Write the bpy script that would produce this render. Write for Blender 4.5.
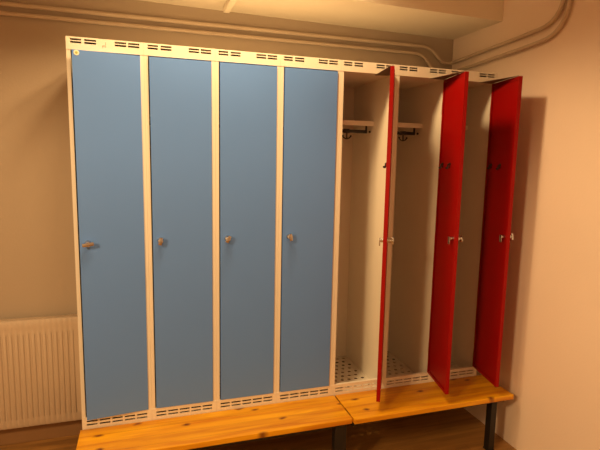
import bpy, bmesh, math, random
from mathutils import Vector, Matrix

for o in list(bpy.data.objects):
    bpy.data.objects.remove(o, do_unlink=True)
S = bpy.context.scene
C = S.collection
random.seed(4)
PI = math.pi

# ------------------------------------------------------------------ camera
def look(yaw, pitch, roll):
    f = Vector((math.sin(yaw)*math.cos(pitch), math.cos(yaw)*math.cos(pitch), math.sin(pitch)))
    r = Vector((math.cos(yaw), -math.sin(yaw), 0))
    u = r.cross(f)
    c, s = math.cos(roll), math.sin(roll)
    r2, u2 = c*r + s*u, -s*r + c*u
    return Matrix((r2, u2, -f)).transposed().to_4x4()
cam_d = bpy.data.cameras.new('camera')
cam = bpy.data.objects.new('camera', cam_d); C.objects.link(cam)
cam_d.sensor_width = 36; cam_d.lens = 486.31/600*36; cam_d.clip_start = .02
cam.matrix_world = Matrix.Translation((.2902, -2.2378, 1.2202)) @ look(.3107, -.1337, .0195)
S.camera = cam

# ------------------------------------------------------------------ light
S.view_settings.view_transform = 'Standard'
S.view_settings.look = 'None'
S.view_settings.gamma = 1
S.view_settings.use_curve_mapping = False
S.view_settings.exposure = 0.06
w = bpy.data.worlds.new('world'); S.world = w; w.use_nodes = True
w.node_tree.nodes['Background'].inputs[0].default_value = (1, .62, .32, 1)
w.node_tree.nodes['Background'].inputs[1].default_value = 0
WARM = (1, .64, .28)
def strip(name, loc, power, length, width, target, col=WARM):
    d = bpy.data.lights.new(name, 'AREA'); d.energy = power; d.color = col
    d.shape = 'RECTANGLE'; d.size = length; d.size_y = width
    o = bpy.data.objects.new(name, d); C.objects.link(o); o.location = loc
    o.rotation_euler = (Vector(target) - Vector(loc)).to_track_quat('-Z', 'Y').to_euler()
    return o
def spot(name, loc, power, target, cone, blend, radius, col=WARM):
    d = bpy.data.lights.new(name, 'SPOT'); d.energy = power; d.color = col
    d.spot_size = math.radians(cone); d.spot_blend = blend; d.shadow_soft_size = radius
    o = bpy.data.objects.new(name, d); C.objects.link(o); o.location = loc
    o.rotation_euler = (Vector(target) - Vector(loc)).to_track_quat('-Z', 'Y').to_euler()
    return o
# downlights over the bench, a shaded pendant in the room and an added sheen light, all just out of view
spot('ceiling_downlight', (.85, -.27, 2.30), 50, (.85, -.27, -.4), 146, .35, .09)
spot('ceiling_downlight', (.25, -.70, 2.40), 29, (.25, -.70, -.4), 108, .35, .09)
spot('ceiling_downlight', (.50, -.40, 2.32), 34, (.45, -.38, -.4), 140, .3, .09)
spot('pendant_lamp', (-1.2, -2.1, 1.93), 172, (-1.2, -2.1, -.4), 170, .2, .2)
strip('sheen_fill', (.9, -3.2, 2.3), 8, 2.4, .2, (.9, -3.2, -1))  # added area light behind the camera, kept for gloss on the doors

# ------------------------------------------------------------------ materials
def nodes(name):
    m = bpy.data.materials.new(name); m.use_nodes = True
    nt = m.node_tree; return m, nt, nt.nodes['Principled BSDF']
def L(nt, a, b): nt.links.new(a, b)
def paint(name, col, rough=.45, var=.05, scale=6, bump=0, bscale=120, metal=0, spec=.5):
    m, nt, b = nodes(name)
    tc = nt.nodes.new('ShaderNodeTexCoord')
    n = nt.nodes.new('ShaderNodeTexNoise'); n.inputs['Scale'].default_value = scale; n.inputs['Detail'].default_value = 5
    L(nt, tc.outputs['Object'], n.inputs['Vector'])
    mx = nt.nodes.new('ShaderNodeMix'); mx.data_type = 'RGBA'
    mx.inputs[6].default_value = (*[c*(1-var) for c in col], 1)
    mx.inputs[7].default_value = (*[min(1, c*(1+var)) for c in col], 1)
    L(nt, n.outputs['Fac'], mx.inputs[0]); L(nt, mx.outputs[2], b.inputs['Base Color'])
    b.inputs['Roughness'].default_value = rough; b.inputs['Metallic'].default_value = metal
    b.inputs['Specular IOR Level'].default_value = spec
    if bump:
        n2 = nt.nodes.new('ShaderNodeTexNoise'); n2.inputs['Scale'].default_value = bscale
        L(nt, tc.outputs['Object'], n2.inputs['Vector'])
        bp = nt.nodes.new('ShaderNodeBump'); bp.inputs['Strength'].default_value = bump; bp.inputs['Distance'].default_value = .002
        L(nt, n2.outputs['Fac'], bp.inputs['Height']); L(nt, bp.outputs['Normal'], b.inputs['Normal'])
    return m
def wood(name, a, bcol, knot, rough, stave=.069, length=40, knots=True, plank_bump=0):
    """boards running along x, side by side along y"""
    m, nt, b = nodes(name)
    tc = nt.nodes.new('ShaderNodeTexCoord')
    mp = nt.nodes.new('ShaderNodeMapping'); mp.inputs['Scale'].default_value = (2.6, 30, 30)
    L(nt, tc.outputs['Object'], mp.inputs['Vector'])
    n = nt.nodes.new('ShaderNodeTexNoise'); n.inputs['Scale'].default_value = 1.0; n.inputs['Detail'].default_value = 6
    n.inputs['Distortion'].default_value = .6
    L(nt, mp.outputs['Vector'], n.inputs['Vector'])
    rp = nt.nodes.new('ShaderNodeValToRGB')
    rp.color_ramp.elements[0].position = .3; rp.color_ramp.elements[1].position = .72
    rp.color_ramp.elements[0].color = (*bcol, 1); rp.color_ramp.elements[1].color = (*a, 1)
    L(nt, n.outputs['Fac'], rp.inputs['Fac'])
    br = nt.nodes.new('ShaderNodeTexBrick')
    br.inputs['Scale'].default_value = 1; br.inputs['Mortar Size'].default_value = .0008
    br.inputs['Brick Width'].default_value = length; br.inputs['Row Height'].default_value = stave
    br.inputs['Color1'].default_value = (.86, .84, .80, 1); br.inputs['Color2'].default_value = (1, 1, 1, 1)
    br.inputs['Mortar'].default_value = (.55, .48, .4, 1); br.offset = .37
    L(nt, tc.outputs['Object'], br.inputs['Vector'])
    mul = nt.nodes.new('ShaderNodeMix'); mul.data_type = 'RGBA'; mul.blend_type = 'MULTIPLY'; mul.inputs[0].default_value = 1
    L(nt, rp.outputs['Color'], mul.inputs[6]); L(nt, br.outputs['Color'], mul.inputs[7])
    out = mul.outputs[2]
    if knots:
        mk = nt.nodes.new('ShaderNodeMapping'); mk.inputs['Scale'].default_value = (6.2, 13.0, 1)
        kn = nt.nodes.new('ShaderNodeTexNoise'); kn.inputs['Scale'].default_value = 14
        ka = nt.nodes.new('ShaderNodeVectorMath'); ka.operation = 'SCALE'; ka.inputs['Scale'].default_value = .035
        kb = nt.nodes.new('ShaderNodeVectorMath'); kb.operation = 'ADD'
        L(nt, tc.outputs['Object'], kn.inputs['Vector']); L(nt, kn.outputs['Color'], ka.inputs[0])
        L(nt, tc.outputs['Object'], kb.inputs[0]); L(nt, ka.outputs[0], kb.inputs[1])
        L(nt, kb.outputs[0], mk.inputs['Vector'])
        v = nt.nodes.new('ShaderNodeTexVoronoi'); v.inputs['Scale'].default_value = 1; v.voronoi_dimensions = '2D'
        L(nt, mk.outputs['Vector'], v.inputs['Vector'])
        kr = nt.nodes.new('ShaderNodeValToRGB')
        kr.color_ramp.elements[0].position = .04; kr.color_ramp.elements[1].position = .17
        kr.color_ramp.elements[0].color = (1, 1, 1, 1); kr.color_ramp.elements[1].color = (0, 0, 0, 1)
        L(nt, v.outputs['Distance'], kr.inputs['Fac'])
        sp = nt.nodes.new('ShaderNodeSeparateColor'); L(nt, v.outputs['Color'], sp.inputs[0])
        gt = nt.nodes.new('ShaderNodeMath'); gt.operation = 'GREATER_THAN'; gt.inputs[1].default_value = .5
        L(nt, sp.outputs[0], gt.inputs[0])
        mm = nt.nodes.new('ShaderNodeMath'); mm.operation = 'MULTIPLY'
        L(nt, kr.outputs['Color'], mm.inputs[0]); L(nt, gt.outputs[0], mm.inputs[1])
        mk2 = nt.nodes.new('ShaderNodeMix'); mk2.data_type = 'RGBA'; mk2.inputs[7].default_value = (*knot, 1)
        L(nt, mm.outputs[0], mk2.inputs[0]); L(nt, out, mk2.inputs[6]); out = mk2.outputs[2]
    L(nt, out, b.inputs['Base Color']); b.inputs['Roughness'].default_value = rough
    return m

M = dict(
    white=paint('white_enamel', (.86, .82, .74), .38, .02),
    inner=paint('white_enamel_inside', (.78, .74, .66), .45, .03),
    blue=paint('blue_enamel', (.125, .29, .82), .36, .03, 3),
    red=paint('red_enamel', (.32, .0008, .001), .45, .05, 4, spec=.25),
    steel=paint('brushed_steel', (.62, .66, .72), .2, .1, 60, metal=1),
    black=paint('black_steel', (.012, .011, .012), .45, .2, 20),
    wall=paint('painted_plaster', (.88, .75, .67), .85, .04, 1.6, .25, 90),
    wall_dim=paint('dimmed_beige_plaster', (.46, .385, .315), .85, .04, 1.6, .25, 90),  # beige, with the weaker light on the back wall darkened into it
    ceiling=paint('ceiling_paint', (.86, .79, .68), .9, .03, 2, .15, 60),
    pipe=paint('pipe_paint', (.58, .48, .39), .6, .04, 5),
    radiator=paint('dimmed_enamel', (.58, .48, .39), .45, .02),  # enamel toned down to carry the dimmer light left of the lockers
    pine=wood('lacquered_pine', (.96, .52, .010), (.66, .24, .004), (.16, .035, .006), .38),
    floor=wood('brown_laminate', (.56, .30, .09), (.30, .15, .045), (0, 0, 0), .38, .13, 1.2, False),
    skirting=paint('brown_skirting', (.30, .17, .08), .5, .1),
    sticker=paint('white_sticker', (.85, .87, .75), .5, .01),
    green=paint('olive_print', (.42, .45, .14), .5, .05),
    plate_brown=paint('dark_brown_plate', (.16, .12, .08), .6, .1, 30),
    grey=paint('grey_print', (.36, .30, .22), .5, .05),
)

# ------------------------------------------------------------------ helpers
def box(bm, x0, x1, y0, y1, z0, z1, bev=0):
    vs = [bm.verts.new((x, y, z)) for x in (x0, x1) for y in (y0, y1) for z in (z0, z1)]
    fs = [bm.faces.new([vs[i] for i in q]) for q in
          ((0,1,3,2), (4,6,7,5), (0,4,5,1), (2,3,7,6), (0,2,6,4), (1,5,7,3))]
    if bev:
        es = list({e for f in fs for e in f.edges})
        bmesh.ops.bevel(bm, geom=es, offset=bev, segments=2, affect='EDGES', profile=.6)
def cyl(bm, p0, p1, r0, r1=None, n=16, cap=True):
    r1 = r0 if r1 is None else r1
    p0, p1 = Vector(p0), Vector(p1); d = (p1-p0).normalized()
    a = d.orthogonal().normalized(); b = d.cross(a)
    A = [bm.verts.new(p0 + r0*(math.cos(2*PI*i/n)*a + math.sin(2*PI*i/n)*b)) for i in range(n)]
    B = [bm.verts.new(p1 + r1*(math.cos(2*PI*i/n)*a + math.sin(2*PI*i/n)*b)) for i in range(n)]
    for i in range(n):
        bm.faces.new((A[i], A[(i+1) % n], B[(i+1) % n], B[i]))
    if cap: bm.faces.new(A[::-1]); bm.faces.new(B)
def tube(bm, pts, r, n=12):
    pts = [Vector(p) for p in pts]; rings = []; a = None
    for i, p in enumerate(pts):
        d = (pts[min(i+1, len(pts)-1)] - pts[max(i-1, 0)]).normalized()
        a = d.orthogonal().normalized() if a is None else (a - d*a.dot(d)).normalized()
        b = d.cross(a)
        rings.append([bm.verts.new(p + r*(math.cos(2*PI*k/n)*a + math.sin(2*PI*k/n)*b)) for k in range(n)])
    for R0, R1 in zip(rings, rings[1:]):
        for k in range(n):
            bm.faces.new((R0[k], R0[(k+1) % n], R1[(k+1) % n], R1[k]))
    bm.faces.new(rings[0][::-1]); bm.faces.new(rings[-1])
def rounded(pts, rad, n=8):
    """polyline with its inner corners rounded"""
    pts = [Vector(p) for p in pts]; out = [pts[0]]
    for i in range(1, len(pts)-1):
        p = pts[i]; a = pts[i-1]-p; b = pts[i+1]-p
        r = min(rad[i-1] if isinstance(rad, (list, tuple)) else rad, a.length*.49, b.length*.49)
        s, e = p + a.normalized()*r, p + b.normalized()*r
        for k in range(n+1):
            t = k/n; out.append((1-t)**2*s + 2*t*(1-t)*p + t*t*e)
    out.append(pts[-1]); return out
def holed(bm, xs, zs, holes, y):
    """upright sheet in the xz plane cut by rectangular slots"""
    xs = sorted(set(xs + [h[0] for h in holes] + [h[1] for h in holes]))
    zs = sorted(set(zs + [h[2] for h in holes] + [h[3] for h in holes]))
    V = {}
    def v(x, z):
        if (x, z) not in V: V[(x, z)] = bm.verts.new((x, y, z))
        return V[(x, z)]
    for x0, x1 in zip(xs, xs[1:]):
        for z0, z1 in zip(zs, zs[1:]):
            cx, cz = (x0+x1)/2, (z0+z1)/2
            if any(h[0] < cx < h[1] and h[2] < cz < h[3] for h in holes): continue
            bm.faces.new((v(x0, z0), v(x1, z0), v(x1, z1), v(x0, z1)))
def thicken(bm, t, faces=None):
    bm.normal_update()
    r = bmesh.ops.solidify(bm, geom=faces or bm.faces[:], thickness=t)
def obj(name, bm, mat, parent=None, loc=None, smooth=False):
    bmesh.ops.recalc_face_normals(bm, faces=bm.faces[:])
    me = bpy.data.meshes.new(name); bm.to_mesh(me); bm.free()
    me.materials.append(M[mat])
    if smooth:
        for p in me.polygons: p.use_smooth = True
        me.set_sharp_from_angle(angle=math.radians(35))
    o = bpy.data.objects.new(name, me); C.objects.link(o)
    if parent: o.parent = parent
    if loc: o.location = loc
    return o
def tag(o, label, cat, group=None):
    o['label'] = label; o['category'] = cat
    if group: o['group'] = group
    return o
def thing(name, label, cat, loc=(0, 0, 0), group=None):
    o = bpy.data.objects.new(name, None); C.objects.link(o); o.location = loc
    o.empty_display_size = .1
    return tag(o, label, cat, group)
def struct(name, bm, mat):
    o = obj(name, bm, mat); o['kind'] = 'structure'; return o
def BM(): return bmesh.new()

# ------------------------------------------------------------------ the room
FZ, CZ = -.331, 2.6
XL, XR, YF, YB = -3.4, 2.20, -4.8, .565
b = BM(); box(b, XL-.1, XR+.1, YF-.1, YB+.1, FZ-.08, FZ); struct('floor', b, 'floor')
b = BM(); box(b, XL-.1, XR+.1, YF-.1, YB+.1, CZ, CZ+.08); struct('ceiling', b, 'ceiling')
b = BM(); box(b, XL-.1, XR+.1, YB, YB+.1, FZ, CZ); struct('wall_back', b, 'wall_dim')
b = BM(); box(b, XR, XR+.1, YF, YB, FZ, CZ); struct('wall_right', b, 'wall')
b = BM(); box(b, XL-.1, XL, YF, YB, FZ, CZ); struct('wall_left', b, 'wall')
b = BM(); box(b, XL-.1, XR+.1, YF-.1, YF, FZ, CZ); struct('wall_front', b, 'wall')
b = BM(); box(b, XL, XR-.012, YB-.012, YB, FZ, FZ+.10, .002); struct('baseboard_back', b, 'skirting')
# boxed soffit along the back wall, its underside dropping a little to the right
b = BM()
q = [(XL, .115, 2.074), (XR, .115, 2.001), (XR, YB, 2.001), (XL, YB, 2.074)]
lo = [b.verts.new(p) for p in q]; hi = [b.verts.new((p[0], p[1], CZ)) for p in q]
b.faces.new(lo[::-1]); b.faces.new(hi)
for i in range(4): b.faces.new((lo[i], lo[(i+1) % 4], hi[(i+1) % 4], hi[i]))
struct('trim_1', b, 'ceiling')

KS = (2.20-.2902)/(2.285-.2902)
def back(pts):
    return [(.2902+KS*(p[0]-.2902), -2.2378+KS*(p[1]+2.2378), 1.2202+KS*(p[2]-1.2202)) for p in pts]
# ------------------------------------------------------------------ pipes, trunking, radiator
b = BM()
tube(b, rounded(back([(-2.8, .672, 1.969), (2.10, .672, 1.968), (2.195, .672, 1.875), (2.267, .672, 1.878), (2.267, .05, 1.906), (2.267, -.235, 1.925), (2.267, -.265, 2.55)]),
                [.10, .05, .016, .05, .20]), .0105)
tag(obj('wall_pipe', b, 'pipe', smooth=True), 'upper painted pipe high on back wall, bending up the right wall nearer the lockers', 'pipe', 'painted wall pipes')
b = BM()
tube(b, rounded(back([(-2.8, .673, 1.925), (2.05, .673, 1.922), (2.13, .673, 1.815), (2.268, .673, 1.815), (2.268, .05, 1.842), (2.268, -.262, 1.862), (2.268, -.31, 2.55)]),
                [.09, .05, .016, .05, .20]), .0100)
tag(obj('wall_pipe', b, 'pipe', smooth=True), 'lower painted pipe just above the locker tops, outer of two curving up the right wall', 'pipe', 'painted wall pipes')
b = BM(); box(b, .712, .744, .117, .49, 1.990, 2.0195, .003)
o = obj('cable_trunking', b, 'ceiling'); tag(o, 'short pale cable trunking crossing the soffit underside above the blue lockers', 'cable trunking')

rad = thing('radiator', 'cream ribbed panel radiator on back wall left of the lockers', 'radiator', (-.64, .503, -.205))
RX0, RX1, RZ0, RZ1 = -.62, .584, 0, .578
b = BM()                                    # pressed front panel
prof = []; x = RX0 + .012; P = .0260
while x + P < RX1 - .01:
    prof += [(x, .0015), (x+.005, -.0065), (x+.016, -.0065), (x+.021, .0015)]; x += P
prof += [(RX1-.004, 0)]; prof = [(RX0, .004), (RX0+.006, 0)] + prof + [(RX1, .004)]
zs = [.0, .012, .043, .057, .502, .517, .540, .562, RZ1]
ds = [.006, 0, 0, 1, 1, 0, 0, 0, .006]
g = [[b.verts.new((px, -.030 + (py if d == 1 else (max(py, 0) + (d if d < 1 else 0))) , z)) for px, py in prof] for z, d in zip(zs, ds)]
for r0, r1 in zip(g, g[1:]):
    for i in range(len(prof)-1): b.faces.new((r0[i], r0[i+1], r1[i+1], r1[i]))
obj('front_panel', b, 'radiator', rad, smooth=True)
b = BM(); box(b, RX0+.003, RX1-.003, -.026, -.010, .004, RZ1-.004, .004); box(b, RX0+.02, RX1-.02, .012, .026, .004, RZ1-.004, .004)
for k in range(29):
    xx = RX0+.04+k*.04; box(b, xx, xx+.022, -.010, .012, .03, RZ1-.03)
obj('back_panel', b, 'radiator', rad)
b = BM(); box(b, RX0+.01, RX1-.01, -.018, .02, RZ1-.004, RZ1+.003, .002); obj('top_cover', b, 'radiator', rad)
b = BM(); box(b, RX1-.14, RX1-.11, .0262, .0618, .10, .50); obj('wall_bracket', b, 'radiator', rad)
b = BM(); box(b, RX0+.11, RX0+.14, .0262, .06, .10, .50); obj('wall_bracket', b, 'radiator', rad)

# ------------------------------------------------------------------ lockers
W, D, ZT, ZS, ZB, ZL = .30, .49, 1.696, 1.645, .054, -.02
ST = .016                                   # stile width
DWID = W - 2*ST - .0065                      # door width
def slots(x0s, length, zs_, h):
    return [(x, x+length, z-h/2, z+h/2) for x in x0s for z in zs_]
def lock(parent, ang, big):
    """turn lock on a door (door-local frame: hinge at origin, door along -x, outside -y)"""
    x, z = -(DWID-.032), .85
    r = bpy.data.objects
    b = BM(); cyl(b, (x, -.0225, z), (x, -.027, z), .0145, .013, 20); cyl(b, (x, -.027, z), (x, -.042, z), .0105, .010, 20)
    o = obj('lock', b, 'steel', parent, smooth=True)
    b = BM()
    ca, sa = math.cos(ang), math.sin(ang); ln = .023 if big else .0175
    cyl(b, (x, -.042, z), (x, -.050, z), .0130, .0105, 20)
    M4 = Matrix.Translation((x, -.047, z)) @ Matrix.Rotation(-ang, 4, 'Y')
    n0 = len(b.verts); box(b, -ln, ln, -.007, .005, -.0080, .0080, .0035)
    b.verts.ensure_lookup_table()
    bmesh.ops.transform(b, matrix=M4, verts=b.verts[n0:])
    obj('turn_knob', b, 'steel', o, smooth=True)
    b = BM(); cyl(b, (x, -.008, z), (x, .014, z), .0115, .0105, 16); box(b, x-.009, x+.009, .010, .0145, z-.027, z+.010, .0015)
    obj('cam_latch', b, 'steel', o, smooth=True)
def door(parent, colour, ang, lock_ang, big=False, inside=False):
    H0, H1 = ZB+.002, ZS-.005
    b = BM()
    box(b, -DWID, 0, -.022, -.0205, H0, H1)                     # outer sheet, then the folded-in rim
    t = .0015; yb = -.004
    box(b, -DWID, -DWID+t, -.0205, yb, H0, H1); box(b, -t, 0, -.0205, yb, H0, H1)
    box(b, -DWID+t, -t, -.0205, yb, H0, H0+t); box(b, -DWID+t, -t, -.0205, yb, H1-t, H1)
    box(b, -DWID+t, -DWID+.016, yb-t, yb, H0+t, H1-t); box(b, -.016, -t, yb-t, yb, H0+t, H1-t)
    box(b, -DWID+.016, -.016, yb-t, yb, H0+t, H0+.016); box(b, -DWID+.016, -.016, yb-t, yb, H1-.016, H1-t)
    box(b, -DWID+.10, -.10, yb-.012, yb-.008, .35, .36)
    box(b, -DWID+.016, -.016, -.0085, -.0075, H0+.016, H1-.016)     # inner lining sheet
    d = obj('door', b, colour, parent, (W-ST-.0015 if not inside else W-ST-.0145, .016 if not inside else .006, 0))
    d.rotation_euler = (0, 0, ang)
    lock(d, lock_ang, big)
    for z in (.20, 1.50):
        b = BM(); cyl(b, (.0005, -.004, z-.03), (.0005, -.004, z+.03), .0012, n=8); obj('hinge', b, 'steel', d)
    return d
def locker(i, colour, label, ang=0, lock_ang=0, big=False, opened=False, hook=.144, group=None):
    kind = 'blue' if colour == 'blue' else 'red'
    t = thing('locker', label, 'locker', (i*W, 0, ZL), group)
    t.location = (i*W, 0, 0)
    e = .00025
    b = BM()
    box(b, e, ST, 0, D, ZL, ZT-.004); box(b, W-ST, W-e, 0, D, ZL, ZT-.004)
    box(b, ST, W-ST, D-.012, D, ZL, ZT-.004)
    box(b, e, W-e, .0015, D, ZT-.004, ZT)
    box(b, ST, W-ST, .0175, D-.012, ZS+.0005, ZS+.0015)
    obj('carcass', b, 'white', t)
    sl = slots((.013, .069, .186, .238), .045, (1.6862, 1.6750), .0074)
    b = BM(); holed(b, [e, W-e], [ZS, ZT], sl, -.0012); thicken(b, .0014)
    box(b, ST, W-ST, .0005, .016, ZS, ZS+.0015); box(b, ST, W-ST, .016, .0172, ZS, ZS+.02)
    obj('top_vent_strip', b, 'white', t)
    sl = slots((.020, .0735, .127, .1805, .234), .045, (.0340, .0180), .0072)
    b = BM(); holed(b, [e, W-e], [ZL, ZB], sl, -.0012); thicken(b, .0014)
    box(b, ST, W-ST, .0005, .014, ZB-.0015, ZB)
    obj('plinth', b, 'white', t)
    # bottom tray with staggered round holes
    b = BM(); z = -.008; px, py = .0415, .0465
    x0, x1, y0, y1 = ST+.0002, W-ST-.0002, .015, D-.0122
    rows = int((y1-y0-.02)//py); ys = [y0] + [y1-.012-(rows-k)*py for k in range(rows+1)] + [y1]
    def rect(a0, a1, c0, c1): b.faces.new([b.verts.new(p) for p in ((a0, c0, z), (a1, c0, z), (a1, c1, z), (a0, c1, z))])
    for k in range(len(ys)-1):
        ya, yb_ = ys[k], ys[k+1]
        if k == 0 or k == len(ys)-2: rect(x0, x1, ya, yb_); continue
        n = 6 if k % 2 else 5; off = (x1-x0-n*px)/2
        rect(x0, x0+off, ya, yb_); rect(x1-off, x1, ya, yb_)
        for j in range(n):
            a0 = x0+off+j*px; cx, cy = a0+px/2, (ya+yb_)/2; R = .0103; hx, hy = px/2, (yb_-ya)/2
            N = 8; inn = []; out = []
            for s in range(N):
                th = PI/8 + s*PI/4
                inn.append(b.verts.new((cx+R*math.cos(th), cy+R*math.sin(th), z)))
            o8 = [(1, .4), (.4, 1), (-.4, 1), (-1, .4), (-1, -.4), (-.4, -1), (.4, -1), (1, -.4)]
            out = [b.verts.new((cx+hx*p[0], cy+hy*p[1], z)) for p in o8]
            cor = {0: (1, 1), 2: (-1, 1), 4: (-1, -1), 6: (1, -1)}
            for s in range(N):
                if s in cor:
                    c = b.verts.new((cx+hx*cor[s][0], cy+hy*cor[s][1], z))
                    b.faces.new((inn[s], out[s], c, out[(s+1) % N], inn[(s+1) % N]))
                else:
                    b.faces.new((inn[s], out[s], out[(s+1) % N], inn[(s+1) % N]))
    bmesh.ops.remove_doubles(b, verts=b.verts[:], dist=1e-5)
    thicken(b, .0012)
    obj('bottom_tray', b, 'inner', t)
    # hat shelf, coat rail with its double hook
    b = BM(); box(b, ST, W-ST, .205, D-.012, 1.432, 1.4335); box(b, ST, W-ST, .205, .2065, 1.408, 1.432); box(b, ST, W-ST, .2065, .218, 1.408, 1.4095)
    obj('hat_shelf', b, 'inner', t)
    b = BM(); y = .25; z = 1.379
    box(b, ST+.002, W-.034, y-.004, y+.004, z-.0085, z+.0085, .002)
    for xx in (ST+.004, W-.042): box(b, xx, xx+.006, y-.006, y+.006, z, 1.4318)
    rail = obj('coat_rail', b, 'black', t)
    b = BM(); cyl(b, (W-ST-.006, y-.004, z), (W-ST, y-.004, z), .006, n=12); obj('bolt', b, 'black', t)
    b = BM(); hx = hook
    box(b, hx-.016, hx+.016, y-.007, y+.007, z-.011, z+.012, .003)
    cyl(b, (hx, y-.006, z-.005), (hx, y-.006, z-.040), .0042, n=10)
    arc = [(hx + .024*math.sin(a), y-.006, z-.022-.019*math.cos(a)) for a in [(-1.35 + 2.7*k/14) for k in range(15)]]
    tube(b, arc, .0036, 8)
    for s in (-1, 1): bmesh.ops.create_uvsphere(b, u_segments=10, v_segments=6, radius=.0055, matrix=Matrix.Translation((hx+s*.0235, y-.006, z-.026)))
    obj('double_hook', b, 'black', rail, smooth=True)
    d = door(t, colour, ang, lock_ang, big, opened)
    if opened:
        for dx in (.048, .139):                       # coat hooks on the inside of the door
            b = BM()
            cyl(b, (-dx, -.0075, 1.212), (-dx, -.0045, 1.212), .0075, n=14)
            cyl(b, (-dx, -.0075, 1.198), (-dx, -.0045, 1.198), .0055, n=12)
            tube(b, [(-dx, -.005, 1.214), (-dx, .003, 1.209), (-dx, .004, 1.196), (-dx, .007, 1.189), (-dx, .011, 1.190), (-dx, .0125, 1.197)], .0036, 8)
            obj('door_hook', b, 'black', d, smooth=True)
        b = BM()                                      # thin dark brown triangular plate on the top edge of the door
        vs = [b.verts.new(p) for p in ((-.004, -.004, ZS-.0035), (-DWID+.004, -.004, ZS-.0035), (-.02, PLATE, ZS-.0035))]
        b.faces.new(vs); thicken(b, .0012)
        obj('top_plate', b, 'plate_brown', d)
    return t, d
PLATE = .078

R = math.radians
BG, RG = 'blue lockers', 'red lockers'
t1, d1 = locker(0, 'blue', 'leftmost blue locker, door slightly ajar with a round sticker in its corner', R(6.2), R(8), True, group=BG)
locker(1, 'blue', 'closed blue locker, second from the left, right of the one with the sticker', 0, R(78), group=BG)
locker(2, 'blue', 'closed blue locker, third from the left, its lock knob turned slanting', 0, R(62), group=BG)
locker(3, 'blue', 'rightmost blue locker, closed, beside the first open red locker', 0, R(100), group=BG)
locker(4, 'red', 'open red-doored locker nearest the blue ones, its door seen edge-on', R(60.7), R(90), opened=True, group=RG)
locker(5, 'red', 'open red-doored locker in the middle of the three, bright red door face', R(77.8), R(40), opened=True, hook=.188, group=RG)
locker(6, 'red', 'rightmost locker, open red door swung beside the right wall', R(79), R(75), opened=True, group=RG)
# sticker on the first door, badge on the first vent strip
b = BM(); cyl(b, (-DWID+.017, -.0221, 1.6285), (-DWID+.017, -.0227, 1.6285), .0105, n=24)
st = obj('sticker', b, 'sticker', d1); st['label'] = 'round white sticker with olive centre'
b = BM(); cyl(b, (-DWID+.017, -.0228, 1.6285), (-DWID+.017, -.0232, 1.6285), .0052, n=20); obj('sticker_print', b, 'green', st)
b = BM()
box(b, .150, .1512, -.0019, -.0013, 1.663, 1.684); box(b, .138, .150, -.0019, -.0013, 1.6655, 1.6665); box(b, .140, .148, -.0019, -.0013, 1.6700, 1.6710)
box(b, .1385, .1398, -.0019, -.0013, 1.660, 1.6715)
bd = obj('badge', b, 'grey', t1); bd['label'] = 'small faint grey maker mark'

# ------------------------------------------------------------------ benches that carry the lockers
def bench(x0, x1, label, legs, front=(-.20, .43), depth=-.247, group='pine locker benches'):
    t = thing('bench', label, 'bench', (x0, 0, FZ), group)
    n = x1-x0; o = -FZ
    b = BM(); box(b, 0, n, depth, -.004, o-.026, o, .004); obj('seat', b, 'pine', t)
    b = BM()
    for y in (-.20, -.055): box(b, .02, n-.02, y-.015, y+.015, o-.0555, o-.0275)
    for y in (.03, .44): box(b, .02, n-.02, y-.015, y+.015, o-.05, o+ZL-.0005)
    for x, wd in legs: box(b, x-x0-wd/2+.002, x-x0+wd/2-.002, -.22, .455, o-.0555, o-.0275)
    obj('frame', b, 'black', t)
    for i, (x, wd) in enumerate(legs):
        for y in (front if i == 0 else (-.20, .43)):
            b = BM(); box(b, x-x0-wd/2, x-x0+wd/2, y-.02, y+.02, .006, o-.056, .002)
            lg = obj('leg', b, 'black', t)
            b = BM(); box(b, x-x0-wd/2-.002, x-x0+wd/2+.002, y-.022, y+.022, 0, .006); obj('foot', b, 'black', lg)
    return t
bench(-.008, 1.212, 'longer pine bench with dark knots in front of the blue lockers', [(.12, .04), (1.165, .06)])
bench(1.2185, 2.142, 'shorter pine bench in front of the open red lockers', [(1.239, .034), (2.054, .036)], (-.05, .43), -.258)
